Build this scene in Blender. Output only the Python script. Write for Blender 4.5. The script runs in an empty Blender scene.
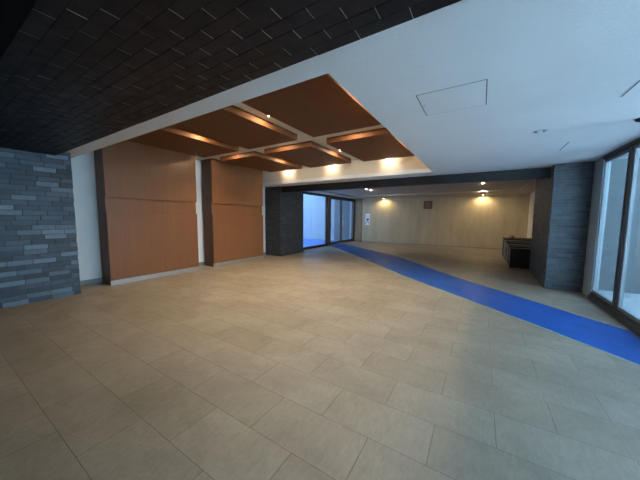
import bpy, bmesh, math, random
from mathutils import Vector, Matrix
random.seed(7)
scene = bpy.context.scene
C = scene.collection

# ------------------------------------------------------------------ dimensions (metres, floor at z = 0)
ZC = 2.638            # main ceiling
ZR = 3.16             # ceiling inside the recess
ZP, ZPT = 3.041, 3.158  # wood ceiling boards: underside, top
ZF = 2.683            # raised part of the far ceiling
YG = -1.834           # glass front on the right
YW = 7.21             # white wall behind the wood panels
XB = 15.19            # far wall
XN = -3.2             # near wall behind the camera

# ------------------------------------------------------------------ materials
def new_mat(name):
    m = bpy.data.materials.new(name); m.use_nodes = True
    nt = m.node_tree; nt.nodes.clear()
    out = nt.nodes.new('ShaderNodeOutputMaterial')
    return m, nt, out
def nd(nt, t, **kw):
    n = nt.nodes.new(t)
    for k, v in kw.items():
        if k in n.inputs: n.inputs[k].default_value = v
        else: setattr(n, k, v)
    return n
def ramp(nt, fac, stops):
    r = nt.nodes.new('ShaderNodeValToRGB'); e = r.color_ramp.elements
    e[0].position, e[0].color = stops[0][0], (*stops[0][1], 1)
    e[1].position, e[1].color = stops[-1][0], (*stops[-1][1], 1)
    for p, c in stops[1:-1]:
        q = e.new(p); q.color = (*c, 1)
    nt.links.new(fac, r.inputs['Fac']); return r.outputs['Color']
def principled(nt, out, **kw):
    p = nd(nt, 'ShaderNodeBsdfPrincipled', **kw); nt.links.new(p.outputs['BSDF'], out.inputs['Surface']); return p
def coords(nt, scale=(1, 1, 1), rot=(0, 0, 0), loc=(0, 0, 0), src='Object'):
    t = nt.nodes.new('ShaderNodeTexCoord'); m = nt.nodes.new('ShaderNodeMapping')
    m.inputs['Scale'].default_value = scale; m.inputs['Rotation'].default_value = rot; m.inputs['Location'].default_value = loc
    nt.links.new(t.outputs[src], m.inputs['Vector']); return m.outputs['Vector']
def noise(nt, vec, scale, detail=4, rough=.6, dist=0):
    n = nd(nt, 'ShaderNodeTexNoise', Scale=scale, Detail=detail, Roughness=rough, Distortion=dist)
    nt.links.new(vec, n.inputs['Vector']); return n.outputs['Fac']
def bump(nt, h, p, strength=.3, dist=.01):
    b = nd(nt, 'ShaderNodeBump', Strength=strength, Distance=dist); nt.links.new(h, b.inputs['Height'])
    nt.links.new(b.outputs['Normal'], p.inputs['Normal']); return b
def mixc(nt, fac, a, b, mode='MIX'):
    m = nt.nodes.new('ShaderNodeMix'); m.data_type = 'RGBA'; m.blend_type = mode
    for s, v in ((m.inputs['Factor'], fac), (m.inputs[6], a), (m.inputs[7], b)):
        if isinstance(v, bpy.types.NodeSocket): nt.links.new(v, s)
        elif isinstance(v, tuple): s.default_value = (*v, 1)
        else: s.default_value = v
    return m.outputs[2]
def plain(name, col, rough=.5, metal=0., spec=.5, n=0., ns=20):
    m, nt, out = new_mat(name)
    p = principled(nt, out, **{'Roughness': rough, 'Metallic': metal, 'Specular IOR Level': spec})
    v = coords(nt); f = noise(nt, v, ns)
    c = ramp(nt, f, [(.3, tuple(x*(1-n) for x in col)), (.7, tuple(min(1, x*(1+n)) for x in col))])
    nt.links.new(c, p.inputs['Base Color'])
    return m
def emit(name, col, s):
    m, nt, out = new_mat(name); e = nd(nt, 'ShaderNodeEmission', Strength=s); e.inputs['Color'].default_value = (*col, 1)
    nt.links.new(e.outputs[0], out.inputs['Surface']); return m

M = {}
def mat_floor():
    m, nt, out = new_mat('stone_floor_tile'); p = principled(nt, out, **{'Specular IOR Level': .55})
    t = nt.nodes.new('ShaderNodeTexCoord'); s = nt.nodes.new('ShaderNodeSeparateXYZ'); nt.links.new(t.outputs['Object'], s.inputs[0])
    c = nt.nodes.new('ShaderNodeCombineXYZ')
    a = nd(nt, 'ShaderNodeMath', operation='SUBTRACT'); nt.links.new(s.outputs['Y'], a.inputs[0]); a.inputs[1].default_value = .578-74.2
    b = nd(nt, 'ShaderNodeMath', operation='SUBTRACT'); nt.links.new(s.outputs['X'], b.inputs[0]); b.inputs[1].default_value = .831-74.14
    nt.links.new(a.outputs[0], c.inputs[0]); nt.links.new(b.outputs[0], c.inputs[1])
    def brick(mort, smooth, c1, c2, mc):
        k = nd(nt, 'ShaderNodeTexBrick', offset=.5, offset_frequency=2, squash=1.)
        k.inputs['Scale'].default_value = 1; k.inputs['Mortar Size'].default_value = mort; k.inputs['Mortar Smooth'].default_value = smooth
        k.inputs['Brick Width'].default_value = .742; k.inputs['Row Height'].default_value = .3707
        k.inputs['Color1'].default_value = (*c1, 1); k.inputs['Color2'].default_value = (*c2, 1); k.inputs['Mortar'].default_value = (*mc, 1)
        nt.links.new(c.outputs[0], k.inputs['Vector']); return k
    bw = brick(.0022, .1, (0, 0, 0), (1, 1, 1), (.5, .5, .5))
    tint = ramp(nt, bw.outputs['Color'], [(0., (.262, .226, .172)), (.5, (.284, .248, .193)), (1., (.302, .266, .208))])
    v = coords(nt)
    big = noise(nt, coords(nt, scale=(1.5, 1, 1)), 1.6, 6, .62, .6)
    col = mixc(nt, .55, tint, ramp(nt, big, [(.3, (.70, .68, .66)), (.7, (1.22, 1.2, 1.16))]), 'MULTIPLY')
    fine = noise(nt, coords(nt, scale=(.35, 1, 1)), 38, 8, .7, .8)
    col = mixc(nt, .5, col, ramp(nt, fine, [(.32, (.70, .70, .70)), (.7, (1.22, 1.21, 1.19))]), 'MULTIPLY')
    col = mixc(nt, bw.outputs['Fac'], col, (.13, .112, .088))
    nt.links.new(col, p.inputs['Base Color'])
    r = ramp(nt, noise(nt, v, 7, 6), [(.3, (.40,)*3), (.7, (.56,)*3)]); nt.links.new(r, p.inputs['Roughness'])
    h = nd(nt, 'ShaderNodeMath', operation='MULTIPLY_ADD'); nt.links.new(bw.outputs['Fac'], h.inputs[0]); h.inputs[1].default_value = -1.5
    slate = noise(nt, coords(nt, scale=(.6, 1, 1)), 14, 8, .65, 1.2); nt.links.new(slate, h.inputs[2])
    bump(nt, h.outputs[0], p, .8, .005)
    return m
M['floor'] = mat_floor()

def mat_wood(name, c0, c1, rough, axis, spec=.4):
    m, nt, out = new_mat(name); p = principled(nt, out, **{'Roughness': rough, 'Specular IOR Level': spec})
    sc = {'z': (60, 60, 1.6), 'x': (1.6, 60, 60), 'y': (60, 1.6, 60)}[axis]
    f = noise(nt, coords(nt, scale=sc), 1.0, 5, .6, .3)
    col = ramp(nt, f, [(.25, c0), (.75, c1)])
    g = noise(nt, coords(nt, scale=tuple(x/18 for x in sc)), 1.3, 3)
    col = mixc(nt, .5, col, ramp(nt, g, [(.3, (.86, .84, .82)), (.7, (1.08, 1.07, 1.05))]), 'MULTIPLY')
    nt.links.new(col, p.inputs['Base Color']); bump(nt, f, p, .08, .002)
    return m
M['wood'] = mat_wood('cherry_veneer_upright', (.170, .069, .027), (.232, .099, .041), .42, 'z')
M['wood_edge'] = mat_wood('cherry_veneer_shaded_return', (.085, .036, .018), (.12, .052, .026), .5, 'z')  # same cherry on the panel sides, their shade painted as darker colour
M['wood_ceil'] = mat_wood('cherry_veneer_shaded_boards', (.125, .052, .022), (.175, .073, .031), .6, 'x', .1)  # same cherry as the wall panels, underside shade mixed into the colour
M['wood_dark'] = mat_wood('dark_stained_timber', (.08, .05, .032), (.13, .08, .05), .55, 'y')

def mat_brick(name, stops, rough=.5, spec=.5):
    m, nt, out = new_mat(name); p = principled(nt, out, **{'Specular IOR Level': spec})
    g = nt.nodes.new('ShaderNodeNewGeometry')
    col = ramp(nt, g.outputs['Random Per Island'], stops)
    n1 = noise(nt, coords(nt), 16, 6, .65)
    col = mixc(nt, .7, col, ramp(nt, n1, [(.3, (.72, .72, .72)), (.72, (1.25, 1.25, 1.25))]), 'MULTIPLY')
    nt.links.new(col, p.inputs['Base Color'])
    nt.links.new(ramp(nt, noise(nt, coords(nt), 9, 5), [(.3, (rough-.08,)*3), (.7, (rough+.12,)*3)]), p.inputs['Roughness'])
    bump(nt, noise(nt, coords(nt), 70, 6, .7), p, .35, .004)
    return m
M['brick'] = mat_brick('slate_brick', [(0, (.027, .041, .058)), (.4, (.041, .063, .089)), (.68, (.062, .092, .128)), (.86, (.105, .148, .20)), (1, (.16, .22, .28))])
M['brick_pillar'] = mat_brick('charcoal_brick', [(0, (.028, .030, .032)), (.6, (.040, .042, .043)), (1, (.060, .063, .065))])
M['brick_pillar_daylit'] = mat_brick('daylit_charcoal_brick', [(0, (.038, .050, .060)), (.15, (.060, .078, .090)), (.6, (.074, .094, .108)), (1, (.10, .124, .14))])  # same pillar brick, with the bluish daylight on it put into the colour
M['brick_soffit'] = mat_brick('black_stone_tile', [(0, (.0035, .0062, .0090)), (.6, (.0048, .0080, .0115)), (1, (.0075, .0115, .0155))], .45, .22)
M['mortar'] = plain('dark_mortar', (.022, .024, .027), .9, n=.2)
M['mortar_grey'] = plain('grey_mortar', (.13, .14, .145), .9, n=.2)
M['grout'] = plain('glint_grout', (.30, .33, .36), .45, n=.3)  # joint grout, brightened so its colour stands for glints
M['beam'] = plain('charcoal_beam_tile', (.012, .013, .015), .5, n=.2, ns=9)
M['black_joint'] = plain('black_joint', (.006, .006, .006), .9, n=.2)

def mat_stipple():
    m, nt, out = new_mat('white_stippled_ceiling'); p = principled(nt, out, **{'Roughness': .75, 'Specular IOR Level': .3})
    v = coords(nt); f = noise(nt, v, 70, 3, .6)
    col = ramp(nt, noise(nt, v, .9, 3), [(.3, (.70, .71, .71)), (.7, (.76, .77, .77))])
    nt.links.new(col, p.inputs['Base Color']); bump(nt, f, p, .8, .006)
    return m
M['ceiling'] = mat_stipple()
M['white'] = plain('white_plaster', (.74, .74, .72), .7, n=.03, ns=3)
M['cream'] = plain('cream_plaster', (.66, .60, .49), .7, n=.04, ns=3)
M['farceil'] = plain('grey_painted_ceiling', (.47, .42, .35), .75, n=.04, ns=3)

def mat_beige():
    m, nt, out = new_mat('beige_stone_cloth'); p = principled(nt, out, **{'Roughness': .7, 'Specular IOR Level': .3})
    streak = noise(nt, coords(nt, scale=(1, 1.1, .16)), 3.2, 8, .7, .3)
    weave = noise(nt, coords(nt, scale=(1, .35, 2.2)), 30, 4, .7)
    col = ramp(nt, streak, [(.25, (.33, .275, .185)), (.5, (.41, .345, .24)), (.75, (.47, .405, .29))])
    col = mixc(nt, .6, col, ramp(nt, weave, [(.3, (.84, .84, .84)), (.7, (1.12, 1.12, 1.12))]), 'MULTIPLY')
    nt.links.new(col, p.inputs['Base Color']); bump(nt, weave, p, .2, .004)
    return m
M['beige'] = mat_beige()
M['brownstrip'] = plain('brown_return', (.20, .135, .075), .6, n=.15, ns=6)
M['steel'] = plain('brushed_steel', (.46, .46, .45), .38, .75, n=.08)
M['base_grey'] = plain('grey_skirting', (.23, .24, .24), .55, n=.05)
M['post'] = plain('grey_post_paint', (.33, .41, .44), .5, n=.03)
M['alu'] = plain('silver_anodised_frame', (.50, .54, .56), .45, .0, n=.04)
M['alu_dull'] = plain('dull_grey_frame', (.20, .225, .235), .5, n=.04)
M['frame'] = plain('dark_bronze_frame', (.050, .048, .050), .38, .3, n=.06)
M['sillframe'] = plain('brown_grey_sill', (.05, .046, .048), .5, .1, n=.12)
M['black'] = plain('black_laminate', (.008, .010, .015), .5, n=.2)
M['black_matt'] = plain('black_plastic', (.010, .010, .010), .6, n=.2)
M['chrome'] = plain('polished_chrome', (.75, .76, .78), .12, 1., n=.02)
M['hatch_line'] = plain('hatch_gap', (.03, .035, .04), .8, n=.1)
M['tape'] = plain('pale_green_tape', (.24, .36, .32), .5, n=.1)
M['paper'] = plain('white_notice', (.72, .74, .78), .55, n=.03)
M['ink'] = plain('black_ink', (.015, .02, .03), .5, n=.1)
M['greyink'] = plain('grey_ink', (.33, .35, .37), .6, n=.05)
M['rustbrown'] = plain('red_brown_panel', (.105, .045, .026), .5, n=.2)
M['rustlight'] = plain('red_brown_centre', (.16, .075, .045), .5, n=.25, ns=8)
M['planks'] = plain('raw_brown_board', (.16, .09, .05), .7, n=.2)
M['ext_wall'] = plain('pale_render', (.25, .31, .37), .85, n=.04, ns=2)
M['ext_dark'] = plain('slate_render', (.075, .10, .13), .7, n=.1, ns=2)
M['ext_ground'] = plain('pale_paving', (.31, .33, .35), .8, n=.08, ns=3)
M['ext_pale'] = plain('pale_neighbour_render', (.66, .68, .70), .85, n=.05, ns=1)
M['ext_grey'] = plain('grey_added_render', (.055, .066, .068), .85, n=.06, ns=1)
M['bulb'] = emit('lit_lamp', (1., .80, .52), 30)
M['bulb_far'] = emit('lit_far_lamp', (1., .86, .66), 45)

def mat_sheet():
    m, nt, out = new_mat('blue_vinyl_sheet'); p = principled(nt, out, **{'Specular IOR Level': .5})
    n1 = noise(nt, coords(nt), 2.2, 5, .6, .5)
    nt.links.new(ramp(nt, n1, [(.3, (.05, .18, .58)), (.7, (.065, .22, .68))]), p.inputs['Base Color'])
    nt.links.new(ramp(nt, noise(nt, coords(nt), 4, 4), [(.3, (.27,)*3), (.7, (.36,)*3)]), p.inputs['Roughness'])
    w = noise(nt, coords(nt, scale=(1, 3.2, 1), rot=(0, 0, .6)), 2.6, 4, .5, 1.5)
    bump(nt, w, p, .12, .008)
    return m
M['sheet'] = mat_sheet()

def mat_glass(name, tint, haze, hazecol):
    m, nt, out = new_mat(name)
    tr = nd(nt, 'ShaderNodeBsdfTransparent'); tr.inputs['Color'].default_value = (*tint, 1)
    tl = nd(nt, 'ShaderNodeBsdfTranslucent'); tl.inputs['Color'].default_value = (*hazecol, 1)
    df = nd(nt, 'ShaderNodeBsdfDiffuse'); df.inputs['Color'].default_value = (*hazecol, 1)
    a = nt.nodes.new('ShaderNodeMixShader'); a.inputs[0].default_value = .5
    nt.links.new(tl.outputs[0], a.inputs[1]); nt.links.new(df.outputs[0], a.inputs[2])
    h = nt.nodes.new('ShaderNodeMixShader'); h.inputs[0].default_value = haze
    nt.links.new(tr.outputs[0], h.inputs[1]); nt.links.new(a.outputs[0], h.inputs[2])
    gl = nd(nt, 'ShaderNodeBsdfGlossy', Roughness=.03)
    lw = nd(nt, 'ShaderNodeLayerWeight', Blend=.5)
    pw = nd(nt, 'ShaderNodeMath', operation='POWER'); nt.links.new(lw.outputs['Facing'], pw.inputs[0]); pw.inputs[1].default_value = 5
    fr = nd(nt, 'ShaderNodeMath', operation='MULTIPLY_ADD'); nt.links.new(pw.outputs[0], fr.inputs[0]); fr.inputs[1].default_value = .9; fr.inputs[2].default_value = .035
    g = nt.nodes.new('ShaderNodeMixShader'); nt.links.new(fr.outputs[0], g.inputs[0])
    nt.links.new(h.outputs[0], g.inputs[1]); nt.links.new(gl.outputs[0], g.inputs[2])
    nt.links.new(g.outputs[0], out.inputs['Surface'])
    return m
M['glass'] = mat_glass('clear_door_glass', (.93, .965, .985), .03, (.7, .8, .9))
M['glass_hazy'] = mat_glass('hazy_shopfront_glass', (.80, .86, .87), .055, (.62, .72, .76))

# ------------------------------------------------------------------ mesh helpers
def box(bm, x0, x1, y0, y1, z0, z1):
    vs = [bm.verts.new(c) for c in ((x0,y0,z0),(x1,y0,z0),(x1,y1,z0),(x0,y1,z0),(x0,y0,z1),(x1,y0,z1),(x1,y1,z1),(x0,y1,z1))]
    for f in ((3,2,1,0),(4,5,6,7),(0,1,5,4),(1,2,6,5),(2,3,7,6),(3,0,4,7)): bm.faces.new([vs[i] for i in f])
    return vs
def bevel(bm, w, seg=2):
    bmesh.ops.bevel(bm, geom=list(bm.edges), offset=w, segments=seg, affect='EDGES', profile=.6)
def boxes(lst, bev=0):
    bm = bmesh.new()
    for b in lst: box(bm, *b)
    if bev: bevel(bm, bev)
    return bm
def lathe(bm, prof, n=28, c=(0, 0, 0), cap=True):
    rings = []
    for r, z in prof:
        rings.append([bm.verts.new((c[0]+r*math.cos(2*math.pi*i/n), c[1]+r*math.sin(2*math.pi*i/n), c[2]+z)) for i in range(n)])
    for a, b in zip(rings, rings[1:]):
        for i in range(n): bm.faces.new((a[i], a[(i+1) % n], b[(i+1) % n], b[i]))
    if cap:
        bm.faces.new(rings[0][::-1]); bm.faces.new(rings[-1])
def obj(name, bm, mat, parent=None, smooth=False, loc=None):
    bmesh.ops.recalc_face_normals(bm, faces=bm.faces)
    me = bpy.data.meshes.new(name); bm.to_mesh(me); bm.free()
    me.materials.append(mat if isinstance(mat, bpy.types.Material) else M[mat])
    if smooth:
        for p in me.polygons: p.use_smooth = True
    o = bpy.data.objects.new(name, me); C.objects.link(o)
    if parent: o.parent = parent
    if loc: o.location = loc
    return o
def struct(name, bm, mat, parent=None, label=None):
    o = obj(name, bm, mat, parent)
    if not parent: o['kind'] = 'structure'
    if label: o['label'] = label
    return o
def sempty(name, loc=(0, 0, 0), label=None):
    o = bpy.data.objects.new(name, None); C.objects.link(o); o.location = loc; o['kind'] = 'structure'
    if label: o['label'] = label
    return o
def thing(name, label, cat, loc=(0, 0, 0), rotz=0, group=None):
    o = bpy.data.objects.new(name, None); C.objects.link(o); o.location = loc; o.rotation_euler = (0, 0, rotz)
    o['label'] = label; o['category'] = cat
    if group: o['group'] = group
    return o
def dup(root, loc, label, rotz=0):
    r = root.copy(); C.objects.link(r); r.location = loc; r.rotation_euler = (0, 0, rotz); r['label'] = label
    for ch in list(root.children):
        c = ch.copy(); C.objects.link(c); c.parent = r
        for g in ch.children:
            d = g.copy(); C.objects.link(d); d.parent = c
    return r
def brick_face(bm, o, du, dn, length, height, bl, bh, gap=.006, depth=.016, jut=.006, offs='rand', z0=0., ends=True):
    """bricks on a rectangle: o origin, du along unit vector, dn outward normal; vertical courses"""
    du, dn = Vector(du), Vector(dn); up = Vector((0, 0, 1)); o = Vector(o)
    rows = int(math.ceil(height/bh))
    for r in range(rows):
        za, zb = r*bh+gap/2, min((r+1)*bh-gap/2, height)
        if zb-za < .008: continue
        s = -(random.random() if offs == 'rand' else (r % 2)*.5)*bl
        while s < length:
            a, b = max(s+gap/2, 0), min(s+bl-gap/2, length)
            s += bl
            if b-a < .02: continue
            j = random.uniform(0, jut)
            pts = []
            for d in (-depth, j):
                for (u, z) in ((a, za), (b, za), (b, zb), (a, zb)):
                    pts.append(bm.verts.new(o+du*u+up*(z+z0)+dn*d))
            for f in ((3,2,1,0),(4,5,6,7),(0,1,5,4),(1,2,6,5),(2,3,7,6),(3,0,4,7)): bm.faces.new([pts[i] for i in f])

# ------------------------------------------------------------------ the room shell
struct('floor', boxes([(XN-.1, XB+.1, YG-.08, YW+.1, -.12, 0)]), 'floor')

# white ceiling around the recess
struct('ceiling', boxes([(1.49, 1.861, YG-.1, YW, ZC, ZC+.10), (1.861, 7.01, YG-.1, 1.092, ZC, ZC+.10), (7.01, 7.60, YG-.1, YW, ZC, ZC+.10)]), 'ceiling')
struct('ceiling_recess', boxes([(1.76, 7.11, .99, YW, ZR, ZR+.06)]), 'cream')
struct('trim_1', boxes([(7.01, 7.11, 1.092, YW, ZC+.10, ZR), (7.0101, 7.11, 1.0921, YW, ZC+.001, ZC+.1),
                        (1.761, 1.8609, 1.0, YW, ZC+.10, ZR), (1.861, 7.01, .99, 1.0919, ZC+.10, ZR)]), 'cream',
       label='cream plaster upstands around the recessed ceiling bay')
struct('ceiling_far', boxes([(7.6, 8.1, YG, 7.05, ZC, ZC+.1), (13.3, XB, YG, 7.05, ZC, ZC+.1), (8.1, 13.3, 6.12, 7.05, ZC, ZC+.1), (8.1, 13.3, YG, -1.25, ZC, ZC+.1),
                             (8.0, 13.4, -1.35, 6.2, ZF, ZF+.055)]), 'farceil')
struct('ceiling_near', boxes([(XN, .36, YG-.1, 6.6, 2.73, 2.80)]), 'wood_dark')
struct('roof', boxes([(XN-.2, XB+.2, YG-.12, YW+.15, 3.24, 3.36)]), 'mortar')

struct('wall_left', boxes([(1.50, 9.1, YW, YW+.1, 0, 3.24)]), 'white')
struct('baseboard_left', boxes([(1.71, 7.49, YW-.014, YW, 0, .105)], .003), 'base_grey')
struct('wall_far', boxes([(XB, XB+.12, YG-.1, 7.05, 0, 3.24)]), 'beige')
struct('baseboard_far', boxes([(XB-.012, XB, YG, 6.36, 0, .05)]), 'base_grey')
struct('trim_2', boxes([(XB-.05, XB, 6.36, 6.84, 0, ZC)], .002), 'brownstrip', label='narrow brown wall strip beside the far glass doors')
struct('wall_right', boxes([(7.261, XB, YG-.1, YG-.001, 0, 3.24)]), 'cream')
struct('wall_left_end', boxes([(1.40, 1.499, 6.62, YW+.1, 0, 3.24)]), 'white')
struct('wall_near', boxes([(XN-.1, XN, YG-.1, 6.6, 0, 3.24)]), 'ext_dark')
struct('trim_3', boxes([(XN, 7.26, YG-.1, YG, ZC+.105, 3.24)]), 'white')
struct('trim_4', boxes([(9.0, XB, 6.9, 7.05, ZC+.102, 3.24)]), 'white')

# slate brick wall on the left, real bricks on a dark backing
bw = struct('wall_left_near', boxes([(XN, 1.695, 6.462, 6.62, 0, 3.2)]), 'mortar')
bm = bmesh.new()
brick_face(bm, (XN, 6.457, 0), (1, 0, 0), (0, -1, 0), 1.70-XN, ZC+.05, .288, .083, gap=.008, jut=.010)
obj('brick_courses', bm, 'brick', bw)

# black tiled beam that crosses over the near side of the room
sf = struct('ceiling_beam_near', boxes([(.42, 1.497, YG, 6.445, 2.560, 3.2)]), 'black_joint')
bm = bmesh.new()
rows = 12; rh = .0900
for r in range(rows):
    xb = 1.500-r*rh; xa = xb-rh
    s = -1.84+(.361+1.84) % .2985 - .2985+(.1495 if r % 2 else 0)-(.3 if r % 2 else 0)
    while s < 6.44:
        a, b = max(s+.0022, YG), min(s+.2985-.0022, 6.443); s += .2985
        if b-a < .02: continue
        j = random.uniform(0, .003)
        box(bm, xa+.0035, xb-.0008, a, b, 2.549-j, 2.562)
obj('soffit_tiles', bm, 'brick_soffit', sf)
bm = bmesh.new()     # grout slivers between the tile ends, their paleness paints in window glints
for r in range(rows):
    xb = 1.500-r*rh; xa = xb-rh
    s = -1.84+(.361+1.84) % .2985 - .2985+(.1495 if r % 2 else 0)
    while s < 6.4:
        if s > YG+.01: box(bm, xa+.004, xb-.001, s-.0023, s+.0023, 2.5484, 2.5605)
        s += .2985
obj('grout_glints', bm, 'grout', sf)

# far beam and the two brick pillars
struct('ceiling_beam_far', boxes([(7.60, 7.76, YG, 7.1, 2.415, 3.2)], 0), 'beam')
def pillar(name, x0, x1, y0, y1, faces, label, ch=.06, mt='brick_pillar'):
    p = struct(name, boxes([(x0+.012, x1-.012, y0+.012, y1-.012, 0, ZC+.001)]), 'mortar_grey', label=label)
    bm = bmesh.new()
    for f in faces:
        if f == '-x': brick_face(bm, (x0+.006, y0+.0065, 0), (0, 1, 0), (-1, 0, 0), y1-y0-.013, ZC, .235, ch, gap=.009, jut=.006)
        if f == '-y': brick_face(bm, (x0, y0+.006, 0), (1, 0, 0), (0, -1, 0), x1-x0, ZC, .235, ch, gap=.009, jut=.006)
        if f == '+y': brick_face(bm, (x0, y1-.006, 0), (1, 0, 0), (0, 1, 0), x1-x0, ZC, .235, ch, gap=.009, jut=.006)
    obj('brick_courses', bm, mt, p)
    return p
pillar('pillar_left', 7.50, 9.01, 6.44, YW, ('-x', '-y'), 'dark brick pillar beside the wood wall panels', .078)
pillar('pillar_right', 7.22, 9.40, YG, -1.235, ('-x', '+y'), 'dark brick pillar beside the shopfront glass', .06, 'brick_pillar_daylit')

# ------------------------------------------------------------------ cherry wall panels
def wall_panel(x0, x1, label):
    t = thing('wood_wall_panel', label, 'wall panel', ((x0+x1)/2, 6.65, 0), 0, 'cherry wall panels')
    w = (x1-x0)/2; D = YW-6.65-.09
    obj('core', boxes([(-w+.004, w-.004, .052, D, .0, 3.155)]), 'wood_edge', t)
    obj('upper_board', boxes([(-w, w, 0, .05, 1.884, 3.155)], .002), 'wood', t)
    obj('middle_board', boxes([(-w, w, .045, .09, 1.565, 1.884)], 0), 'wood', t)
    obj('lower_board', boxes([(-w, w, .0, .055, .105, 1.560)], .002), 'wood', t)
    obj('wall_cleat', boxes([(-w*.5, w*.5, D, D+.089, 2.2, 2.3), (-w*.5, w*.5, D, D+.089, .5, .6)]), 'wood_edge', t)
    k = obj('kick_plate', boxes([(-w-.002, w+.002, .0, .054, 0, .103)], .002), 'steel', t)
    k['label'] = 'brushed steel kick plate'
    return t
# the middle board sits back 4 cm: cut the core behind it
wall_panel(2.25, 4.28, 'tall cherry wood wall panel next to the slate brick wall')
wall_panel(4.775, 6.82, 'tall cherry wood wall panel next to the dark pillar')

# ------------------------------------------------------------------ cherry boards in the ceiling recess
rowsY = {'by the wall panels': (4.96, 6.30), 'in the middle row': (3.236, 4.63), 'beside the white ceiling': (1.50, 2.85)}
for col, (xa, xb) in {'near': (2.27, 4.31), 'far': (4.81, 6.85)}.items():
    for rn, (ya, yb) in rowsY.items():
        bm = boxes([(-(xb-xa)/2, (xb-xa)/2, -(yb-ya)/2, (yb-ya)/2, 0, ZPT-ZP)], .0025)
        o = obj('ceiling_board', bm, 'wood_ceil', loc=((xa+xb)/2, (ya+yb)/2, ZP))
        o['category'] = 'ceiling panel'; o['group'] = 'cherry boards in the ceiling recess'
        o['label'] = ('cherry ceiling board of the near pair, ' if col == 'near' else 'cherry ceiling board of the far pair, ') + rn

# ------------------------------------------------------------------ downlights
def downlight(name, label, cat, loc, r, lit, group, power=0, col=(1, .79, .53), spot=2.3, blend=.6, tilt=(0, 0, 0), bulb='bulb', glow=0):
    t = thing(name, label, cat, loc, 0, group)
    bm = bmesh.new(); lathe(bm, [(r*.72, .0), (r*.78, -.006), (r, -.006), (r*1.02, 0)], 28, cap=False)
    obj('ring', bm, 'alu', t, True)
    bm = bmesh.new(); lathe(bm, [(r*.02, -.0015), (r*.70, -.0015)], 24, cap=False)
    obj('reflector', bm, 'chrome' if not lit else 'black_matt', t)
    bm = bmesh.new(); lathe(bm, [(r*.05, -.020), (r*.30, -.016), (r*.38, -.006), (r*.40, -.002)], 20, cap=False)
    b = obj('lamp', bm, bulb if lit else 'paper', t, True)
    if lit: b['label'] = 'lit lamp'
    if power:
        L = bpy.data.lights.new('lamp_light', 'SPOT' if spot else 'POINT'); L.energy = power; L.color = col; L.shadow_soft_size = .02
        if spot: L.spot_size = spot; L.spot_blend = blend
        lo = bpy.data.objects.new('lamp_light', L); C.objects.link(lo); lo.parent = t; lo.location = (0, 0, -.03); lo.rotation_euler = tilt
    if glow:
        L = bpy.data.lights.new('lamp_glow', 'SPOT'); L.spot_size = math.pi; L.spot_blend = .03; L.energy = glow; L.color = col; L.shadow_soft_size = .02
        lo = bpy.data.objects.new('lamp_glow', L); C.objects.link(lo); lo.parent = t; lo.location = (0, 0, -.028)
    return t
PW = 41
spots = []
where = {3.29: 'near', 5.83: 'far'}
for X in (3.29, 5.83):
    for Y, n in ((3.06, 'between the middle and right boards'), (4.80, 'between the middle and left boards'), (1.28, 'between the boards and white ceiling edge')):
        spots.append((X, Y, 'small lit recess lamp %s, %s' % (n, 'nearer one' if X < 4 else 'farther one')))
for Y, n in ((2.17, 'right row'), (3.94, 'middle row'), (5.62, 'left row')):
    spots.append((4.56, Y, 'small recess lamp in the cross gap of the %s' % n))
    spots.append((6.93, Y, 'small recess lamp over the cream upstand, %s' % n))
for X, Y, lb in spots:
    downlight('recess_lamp', lb, 'lamp', (X, Y, ZR), .035, True, 'lamps in the gaps of the ceiling boards', PW*(.15 if X > 6.5 else .85), spot=2.2, blend=.7, glow=PW*(.18 if X > 6.5 else .22))

downlight('downlight', 'unlit chrome downlight in the white ceiling near the glass', 'downlight', (4.468, -.588, ZC), .082, False, None)
# dark sensor
t = thing('ceiling_sensor', 'small dark round sensor on the white ceiling', 'sensor', (4.48, -1.50, ZC))
bm = bmesh.new(); lathe(bm, [(.075, 0), (.07, -.02), (.045, -.032), (.001, -.034)], 24, cap=False); obj('dome', bm, 'black_matt', t, True)
bm = bmesh.new(); lathe(bm, [(.075, -.001), (.086, -.004), (.088, 0)], 24, cap=False); obj('ring', bm, 'alu', t, True)

# access hatch: a closed square panel with a thin dark joint
def slot(bm, x0, x1, y0, y1): box(bm, x0, x1, y0, y1, ZC-.0015, ZC+.002)
t = thing('access_hatch', 'square access hatch outlined in the white ceiling', 'access hatch', (2.888, .299, ZC))
bm = bmesh.new(); a, w = .275, .004
for q in ((-a-w, a+w, a, a+w*1.8), (-a-w, a+w, -a-w*1.8, -a), (a, a+w, -a, a), (-a-w, -a, -a, a)): box(bm, *q, -.0012, .002)
obj('joint_frame', bm, 'hatch_line', t)
obj('hatch_panel', boxes([(-a+.001, a-.001, -a+.001, a-.001, -.002, .004)]), 'ceiling', t)
obj('latch', boxes([(-.02, .012, a-.03, a-.012, -.005, 0)]), 'alu', t)
for (xa, xb, lb) in ((5.29, 5.86, 'short dark slot in the white ceiling near the pillar'), (3.10, 3.61, 'short dark slot in the white ceiling nearer the camera')):
    t = thing('slot_vent', lb, 'vent', ((xa+xb)/2, -1.045, ZC), 0, 'slots in the white ceiling')
    h = (xb-xa)/2
    obj('slot', boxes([(-h, h, -.006, .006, -.002, .002)]), 'hatch_line', t)
    obj('rim', boxes([(-h, h, .0062, .012, -.003, .002), (-h, h, -.012, -.0062, -.003, .002)]), 'ceiling', t)

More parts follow.
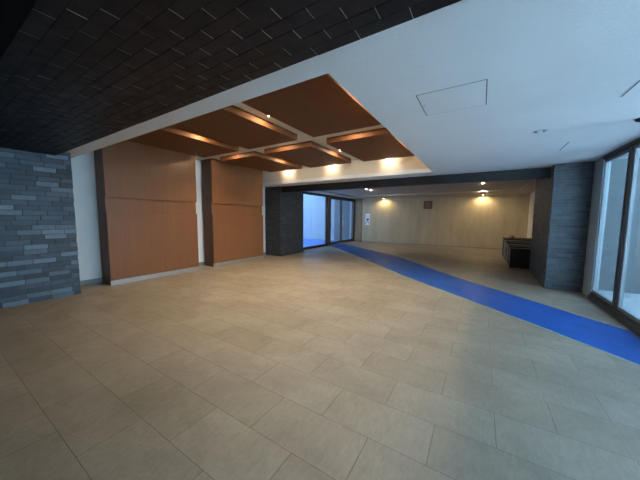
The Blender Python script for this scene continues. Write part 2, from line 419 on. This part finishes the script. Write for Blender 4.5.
# far room lamps
FL = [(10.30, 4.146, 'lit downlight of the left far pair, nearer one'), (10.78, 4.12, 'lit downlight of the left far pair, farther one'),
      (10.30, .015, 'bright lit downlight of the right far pair, nearer one'), (13.05, .005, 'bright lit downlight of the right far pair, farther one')]
for i, (x, y, lb) in enumerate(FL):
    downlight('downlight', lb, 'downlight', (x, y, ZF), .075, True, 'lit downlights beyond the far beam', 36 if i > 1 else 26, (1, .78, .50), 2.0, .9, (0, -.95, 0), bulb='bulb_far')
for y, lb in ((4.92, 'wall washer lamp at the far wall, above the white notice side'), (-.02, 'wall washer lamp at the far wall, toward the black cases')):
    downlight('wall_washer', lb, 'lamp', (14.93, y, ZC), .04, True, 'wall washers along the far wall', 24, (1, .76, .40), 2.95, .7, (0, -.1, 0))

# ------------------------------------------------------------------ shopfront glass on the right
def pane_unit(name, x0, x1, y, z0, z1, d, fw, gmat, fmat, pane_label=None, fw2=None):
    """framed pane in the plane Y=y; d = frame depth"""
    t = sempty(name, ((x0+x1)/2, y, 0)); h = (x1-x0)/2; f2 = fw2 or fw
    bm = boxes([(-h, -h+fw, -d/2, d/2, z0, z1), (h-f2, h, -d/2, d/2, z0, z1), (-h+fw, h-f2, -d/2, d/2, z0, z0+.05), (-h+fw, h-f2, -d/2, d/2, z1-.04, z1)])
    obj('frame', bm, fmat, t)
    obj('pane', boxes([(-h+fw, h-f2, -.004, .004, z0+.05, z1-.04)]), gmat, t)
    return t
struct('trim_5', boxes([(6.80, 7.26, YG-.10, YG+.0, 0, ZC)], .004), 'post', label='light grey aluminium post between pillar and shopfront glass')
struct('trim_6', boxes([(-.89, 6.80, YG-.09, YG+.035, 0, .075), (-.89, 6.80, YG-.06, YG+.005, .075, .125)], .003), 'sillframe', label='dark brown-grey sill under the shopfront glass')
struct('trim_7', boxes([(-.89, 6.80, YG-.08, YG+.03, 2.598, 2.636), (-.89, 6.80, YG-.06, YG-.01, 2.565, 2.598)], .003), 'frame', label='dark head rail above the shopfront glass')
xs = [6.79, 5.76, 4.43, 3.10, 1.77, .44, -.89]
struct('wall_right_near', boxes([(XN, -.90, YG-.1, YG+.04, 0, ZC+.1)]), 'ext_dark')
for i in range(len(xs)-1):
    x1, x0 = xs[i], xs[i+1]
    t = pane_unit('window_%d' % (i+1), x0+.045, x1-.045 if i else x1-.01, YG-.035, .125, 2.565, .04, .035, 'glass_hazy', 'alu_dull')
    if True:
        obj('mullion', boxes([(-(x1-x0)/2-.055+(.0175 if not i else 0), -(x1-x0)/2+.045, -.045, .045, .126, 2.564)], .004), 'frame', t)

# ------------------------------------------------------------------ glass doors on the far left
YD = 6.85
struct('trim_8', boxes([(9.02, XB-.05, YD-.02, YD+.10, 2.545, ZC+.1)], .003), 'frame', label='dark head frame above the far glass doors')
struct('trim_9', boxes([(9.02, 11.6, YD-.02, YD+.08, 0, .11)], .003), 'frame', label='dark bottom rail of the far fixed glass')
t = sempty('window_20', (10.3, YD+.03, 0))
obj('frame', boxes([(-1.28, -1.22, -.03, .03, .111, 2.544), (1.28, 1.50, -.03, .03, 0, 2.544), (1.55, 1.74, -.05, .05, 0, 2.544)], .002), 'frame', t)
obj('pane', boxes([(-1.22, .165, -.004, .004, .111, 2.544), (.170, 1.28, -.004, .004, .111, 2.544)]), 'glass', t)
struct('trim_10', boxes([(15.08, XB, YD-.01, YD+.12, 0, 2.545)], .002), 'frame', label='dark end jamb of the far glass doors')
for n, (xa, xb) in enumerate(((12.05, 13.30), (13.36, 15.08))):
    t = sempty('door_%d' % (n+1), ((xa+xb)/2, YD+.03, 0)); h = (xb-xa)/2
    obj('frame', boxes([(-h, -h+.07, -.025, .025, .015, 2.54), (h-.10, h, -.025, .025, .015, 2.54), (-h+.07, h-.10, -.025, .025, .015, .15), (-h+.07, h-.10, -.025, .025, 2.48, 2.54)], .002), 'frame', t)
    obj('pane', boxes([(-h+.07, h-.10, -.004, .004, .15, 2.48)]), 'glass', t)
    obj('door_handle', boxes([(-h+.09, -h+.12, -.06, -.035, .95, 1.35), (-h+.095, -h+.115, -.036, -.003, .97, .99), (-h+.095, -h+.115, -.036, -.003, 1.31, 1.33)], .002), 'steel', t)

# ------------------------------------------------------------------ blue protective sheet across the floor
low = [(11.75, 6.70), (9.35, 4.15), (6.824, 1.745), (4.577, -.774), (3.897, -1.466), (3.56, YG+.06)]
up = [(13.25, 6.70), (11.55, 4.55), (10.10, 2.75), (7.165, .303), (5.877, -.966), (5.05, YG+.06)]
def poly_at(P, t):
    L = [0]
    for a, b in zip(P, P[1:]): L.append(L[-1]+math.dist(a, b))
    s = t*L[-1]
    for i in range(len(P)-1):
        if s <= L[i+1]+1e-9:
            k = (s-L[i])/(L[i+1]-L[i]); return (P[i][0]+(P[i+1][0]-P[i][0])*k, P[i][1]+(P[i+1][1]-P[i][1])*k)
    return P[-1]
t = thing('protective_sheet', 'long blue protective sheet taped diagonally across the tiled floor', 'floor covering', (0, 0, 0))
bm = bmesh.new(); N, K = 90, 12; g = []
for i in range(N+1):
    a, b = poly_at(low, i/N), poly_at(up, i/N); row = []
    for k in range(K+1):
        w = k/K; x, y = a[0]+(b[0]-a[0])*w, a[1]+(b[1]-a[1])*w
        z = .0035+.0022*math.sin(x*5.1+y*3.3)*math.sin(w*math.pi)+.0015*math.sin(x*13-y*9)*math.sin(w*math.pi)
        if i > N*.82: z += .0035*max(0, math.sin((x*.5+y)*24+math.sin(x*7)))*math.sin(w*math.pi)*(i/N-.82)/.18
        row.append(bm.verts.new((x, y, z)))
    g.append(row)
for i in range(N):
    for k in range(K): bm.faces.new((g[i][k], g[i][k+1], g[i+1][k+1], g[i+1][k]))
bmesh.ops.solidify(bm, geom=bm.faces[:], thickness=.002)
obj('sheet', bm, 'sheet', t, True)
for P, sgn in ((low, -1), (up, 1)):
    bm = bmesh.new(); pts = [poly_at(P, i/60) for i in range(61)]; prev = None
    for i, p in enumerate(pts):
        q = poly_at(up if P is low else low, i/60); d = Vector((q[0]-p[0], q[1]-p[1], 0)).normalized()
        a = Vector((p[0], p[1], 0))-d*.012; b = Vector((p[0], p[1], 0))+d*.016
        cur = [bm.verts.new((a.x, a.y, .001)), bm.verts.new((a.x, a.y, .0025)), bm.verts.new((b.x, b.y, .0075)), bm.verts.new((b.x, b.y, .006))]
        if prev:
            for j in range(4): bm.faces.new((prev[j], prev[(j+1) % 4], cur[(j+1) % 4], cur[j]))
        prev = cur
    obj('tape_edge', bm, 'tape', t)

# ------------------------------------------------------------------ black cases behind the right pillar
def case(x0, x1, y0, h, label, deep=.62):
    t = thing('storage_case', label, 'case', ((x0+x1)/2, y0-deep/2+.0, 0), 0, 'black cases against the right wall')
    a, b = (x1-x0)/2, deep/2
    obj('body', boxes([(-a+.012, a-.012, -b, b-.012, .03, h-.012)], .004), 'black', t)
    obj('lid', boxes([(-a, a, -b, b, h-.045, h)], .006), 'black_matt', t)
    s = .018
    bm = boxes([(-a, -a+s, b-s, b, 0, h-.045), (a-s, a, b-s, b, 0, h-.045), (-a, a, b-s*.5, b+.001, h-.055, h-.042), (-a+s, a-s, b-s*.7, b, .02, .045),
                (-a-.001, -a+s*.7, -b, b, h-.052, h-.036)])
    f = obj('edge_frame', bm, 'alu', t); f['label'] = 'silver edge profile'
    for sx in (-1, 1):
        for sy in (-1, 1):
            bm = bmesh.new(); lathe(bm, [(.02, 0), (.024, .006), (.02, .032)], 14, c=(sx*(a-.06), sy*(b-.06), 0)); obj('foot', bm, 'black_matt', t, True)
    return t
case(9.66, 10.36, -.78, .66, 'black case with silver edges, the nearest beside the pillar', .9)
case(10.48, 11.28, -.775, .70, 'black case with silver edges, the middle one of three', .92)
case(11.42, 12.50, -.76, .765, 'widest black case, farthest from the pillar', .95)
t = thing('desk_tape_dispenser', 'small dark tool standing on the farthest black case', 'tool', (11.75, -.98, .765))
bm = boxes([(-.05, .05, -.09, .09, 0, .02), (-.03, .03, -.06, -.02, .02, .10), (-.03, .03, -.08, .07, .085, .11)], .004); obj('tool_frame', bm, 'black_matt', t)
bm = bmesh.new(); lathe(bm, [(.035, 0), (.035, .03)], 18, c=(0, .04, .02)); obj('roll', bm, 'planks', t)
for i, (dy, dz, r) in enumerate(((0, 0, .04), (-.03, .024, -.05))):
    o = obj('loose_board', boxes([(-.07, .07, -.30, .30, 0, .022)], .002), 'planks', loc=(11.62+i*.05, -1.38+dy, .766+dz)); o.rotation_euler = (0, 0, r)
    o['category'] = 'board'; o['group'] = 'loose boards on the farthest case'
    o['label'] = 'lower brown loose board lying on the farthest black case' if i == 0 else 'upper brown loose board lying on the other board'

# ------------------------------------------------------------------ things on the far wall
t = thing('wall_notice', 'small white notice with a dark emblem on the beige far wall', 'notice', (XB, 5.965, 1.385))
obj('board', boxes([(-.022, -.001, -.15, .15, -.35, .35)], .003), 'paper', t)
bm = bmesh.new()   # dark goblet-like emblem: a wide shield on a stem
pts = [(.085, .06), (.10, .02), (.075, -.035), (.02, -.06), (.015, -.17), (-.015, -.17), (-.02, -.06), (-.075, -.035), (-.10, .02), (-.085, .06), (-.03, .065), (0, .03), (.03, .065)]
va = [bm.verts.new((-.0225, y, z)) for y, z in pts]; vb = [bm.verts.new((-.025, y, z)) for y, z in pts]
bm.faces.new(va); bm.faces.new(vb[::-1])
for i in range(len(pts)): bm.faces.new((va[i], va[(i+1) % len(pts)], vb[(i+1) % len(pts)], vb[i]))
obj('emblem', bm, 'ink', t)
for q in ((-.11, .11, .21, .235), (-.11, .11, .15, .175), (-.12, -.05, -.30, -.10), (.05, .12, -.30, -.10)):
    obj('printed_band', boxes([(-.0245, -.0222, *q)]), 'greyink', t)
t = thing('wall_plaque', 'square red-brown framed plaque high on the far wall', 'plaque', (XB, 2.515, 2.21))
bm = boxes([(-.035, -.001, -.215, .215, .155, .215), (-.035, -.001, -.215, .215, -.215, -.155), (-.035, -.001, -.215, -.155, -.155, .155), (-.035, -.001, .155, .215, -.155, .155)])
obj('frame', bm, 'rustbrown', t)
obj('centre_panel', boxes([(-.022, -.001, -.154, .154, -.154, .154)]), 'rustlight', t)

# small bright floor stop at the foot of the post
t = thing('floor_stop', 'tiny chrome stop on the floor at the glass corner', 'door stop', (6.98, YG+.06, 0))
bm = bmesh.new(); lathe(bm, [(.014, 0), (.014, .012), (.010, .018), (.001, .02)], 18); obj('cap', bm, 'chrome', t, True)

# ------------------------------------------------------------------ outdoors
struct('ground', boxes([(-9, 30, -9, YG-.10, -.12, -.03)]), 'ext_ground')
struct('wall_outside_right', boxes([(-9, 7.9, -7.2, -7.0, -.03, 3.6)]), 'ext_pale')
struct('wall_added_return', boxes([(7.9, 8.1, -7.2, YG-.101, -.03, 4.2)]), 'ext_grey')  # added wall that shades the ground and darkens the view through the panes
struct('ground_left', boxes([(9.0, 22, 7.05, 14, -.12, -.03)]), 'ext_ground')
o = obj('outdoor_sheet', boxes([(9.2, 14.98, 7.25, 13.5, -.03, -.024)]), 'sheet'); o['category'] = 'floor covering'; o['label'] = 'blue protective sheet outside the far glass doors'
struct('wall_outside_left', boxes([(15.0, 15.18, 8.22, 10.05, -.03, 9), (15.0, 15.18, 10.06, 14, -.03, 9), (15.0, 15.18, 6.98, 7.12, -.03, 3.2), (9.0, 15.18, 14, 14.2, -.03, 14.0)]), 'ext_wall')  # end wall and unseen side wall, both made extra tall to block sun
struct('roof_sun_block', boxes([(8.5, 16, 7.12, 9.2, 3.37, 3.5)]), 'ext_wall')  # unseen canopy added to keep the sun off the far glass doors
struct('wall_outside_dark', boxes([(15.0, 15.18, 7.125, 8.21, -.03, 3.36)]), 'ext_dark')

# ------------------------------------------------------------------ sky and daylight
SUN = 52.
w = bpy.data.worlds.new('sky'); scene.world = w; w.use_nodes = True
nt = w.node_tree; nt.nodes.clear()
out = nt.nodes.new('ShaderNodeOutputWorld'); bg = nd(nt, 'ShaderNodeBackground', Strength=3.2)
tc = nt.nodes.new('ShaderNodeTexCoord'); sp = nt.nodes.new('ShaderNodeSeparateXYZ'); nt.links.new(tc.outputs['Generated'], sp.inputs[0])
col = ramp(nt, sp.outputs['Z'], [(0., (.50, .74, 1.)), (1., (.36, .62, 1.))])
nt.links.new(col, bg.inputs['Color']); nt.links.new(bg.outputs[0], out.inputs['Surface'])
def portal(name, loc, rot, sx, sy):
    L = bpy.data.lights.new(name, 'AREA'); L.shape = 'RECTANGLE'; L.size = sx; L.size_y = sy; L.cycles.is_portal = True
    o = bpy.data.objects.new(name, L); C.objects.link(o); o.location = loc; o.rotation_euler = rot
portal('daylight_portal', (2.95, YG-.12, 1.35), (math.pi/2, 0, 0), 7.7, 2.5)
portal('daylight_portal', (12.1, YD+.2, 1.3), (-math.pi/2, 0, 0), 6.1, 2.5)

S = bpy.data.lights.new('sun', 'SUN'); S.energy = SUN; S.color = (.60, .81, 1.); S.angle = .01
so = bpy.data.objects.new('sun', S); C.objects.link(so); so.rotation_euler = Vector((-.70, -.50, -.90)).to_track_quat('-Z', 'Y').to_euler()
# ------------------------------------------------------------------ camera (16 mm-class wide angle, solved from the room's own lines)
f_px, pitch, roll, yaw = 258.29, math.radians(5.0508), math.radians(.4428), math.radians(31.8626)
F = Vector((math.cos(yaw)*math.cos(pitch), math.sin(yaw)*math.cos(pitch), -math.sin(pitch)))
R = Vector((math.sin(yaw), -math.cos(yaw), 0)); U = R.cross(F)
R2 = R*math.cos(roll)+U*math.sin(roll); U2 = -R*math.sin(roll)+U*math.cos(roll)
cam = bpy.data.cameras.new('camera'); cam.sensor_width = 36; cam.lens = 36*f_px/640; cam.clip_start = .05
co = bpy.data.objects.new('camera', cam); C.objects.link(co)
mw = Matrix((R2, U2, -F)).transposed().to_4x4(); mw.translation = Vector((0, 0, 1.5)); co.matrix_world = mw
scene.camera = co

scene.view_settings.view_transform = 'Standard'; scene.view_settings.look = 'None'
scene.view_settings.gamma = 1; scene.view_settings.use_curve_mapping = False
scene.view_settings.exposure = 1.1
scene.cycles.max_bounces = 10; scene.cycles.diffuse_bounces = 6; scene.cycles.transparent_max_bounces = 12
scene.cycles.sample_clamp_indirect = 6
scene.cycles.caustics_reflective = False
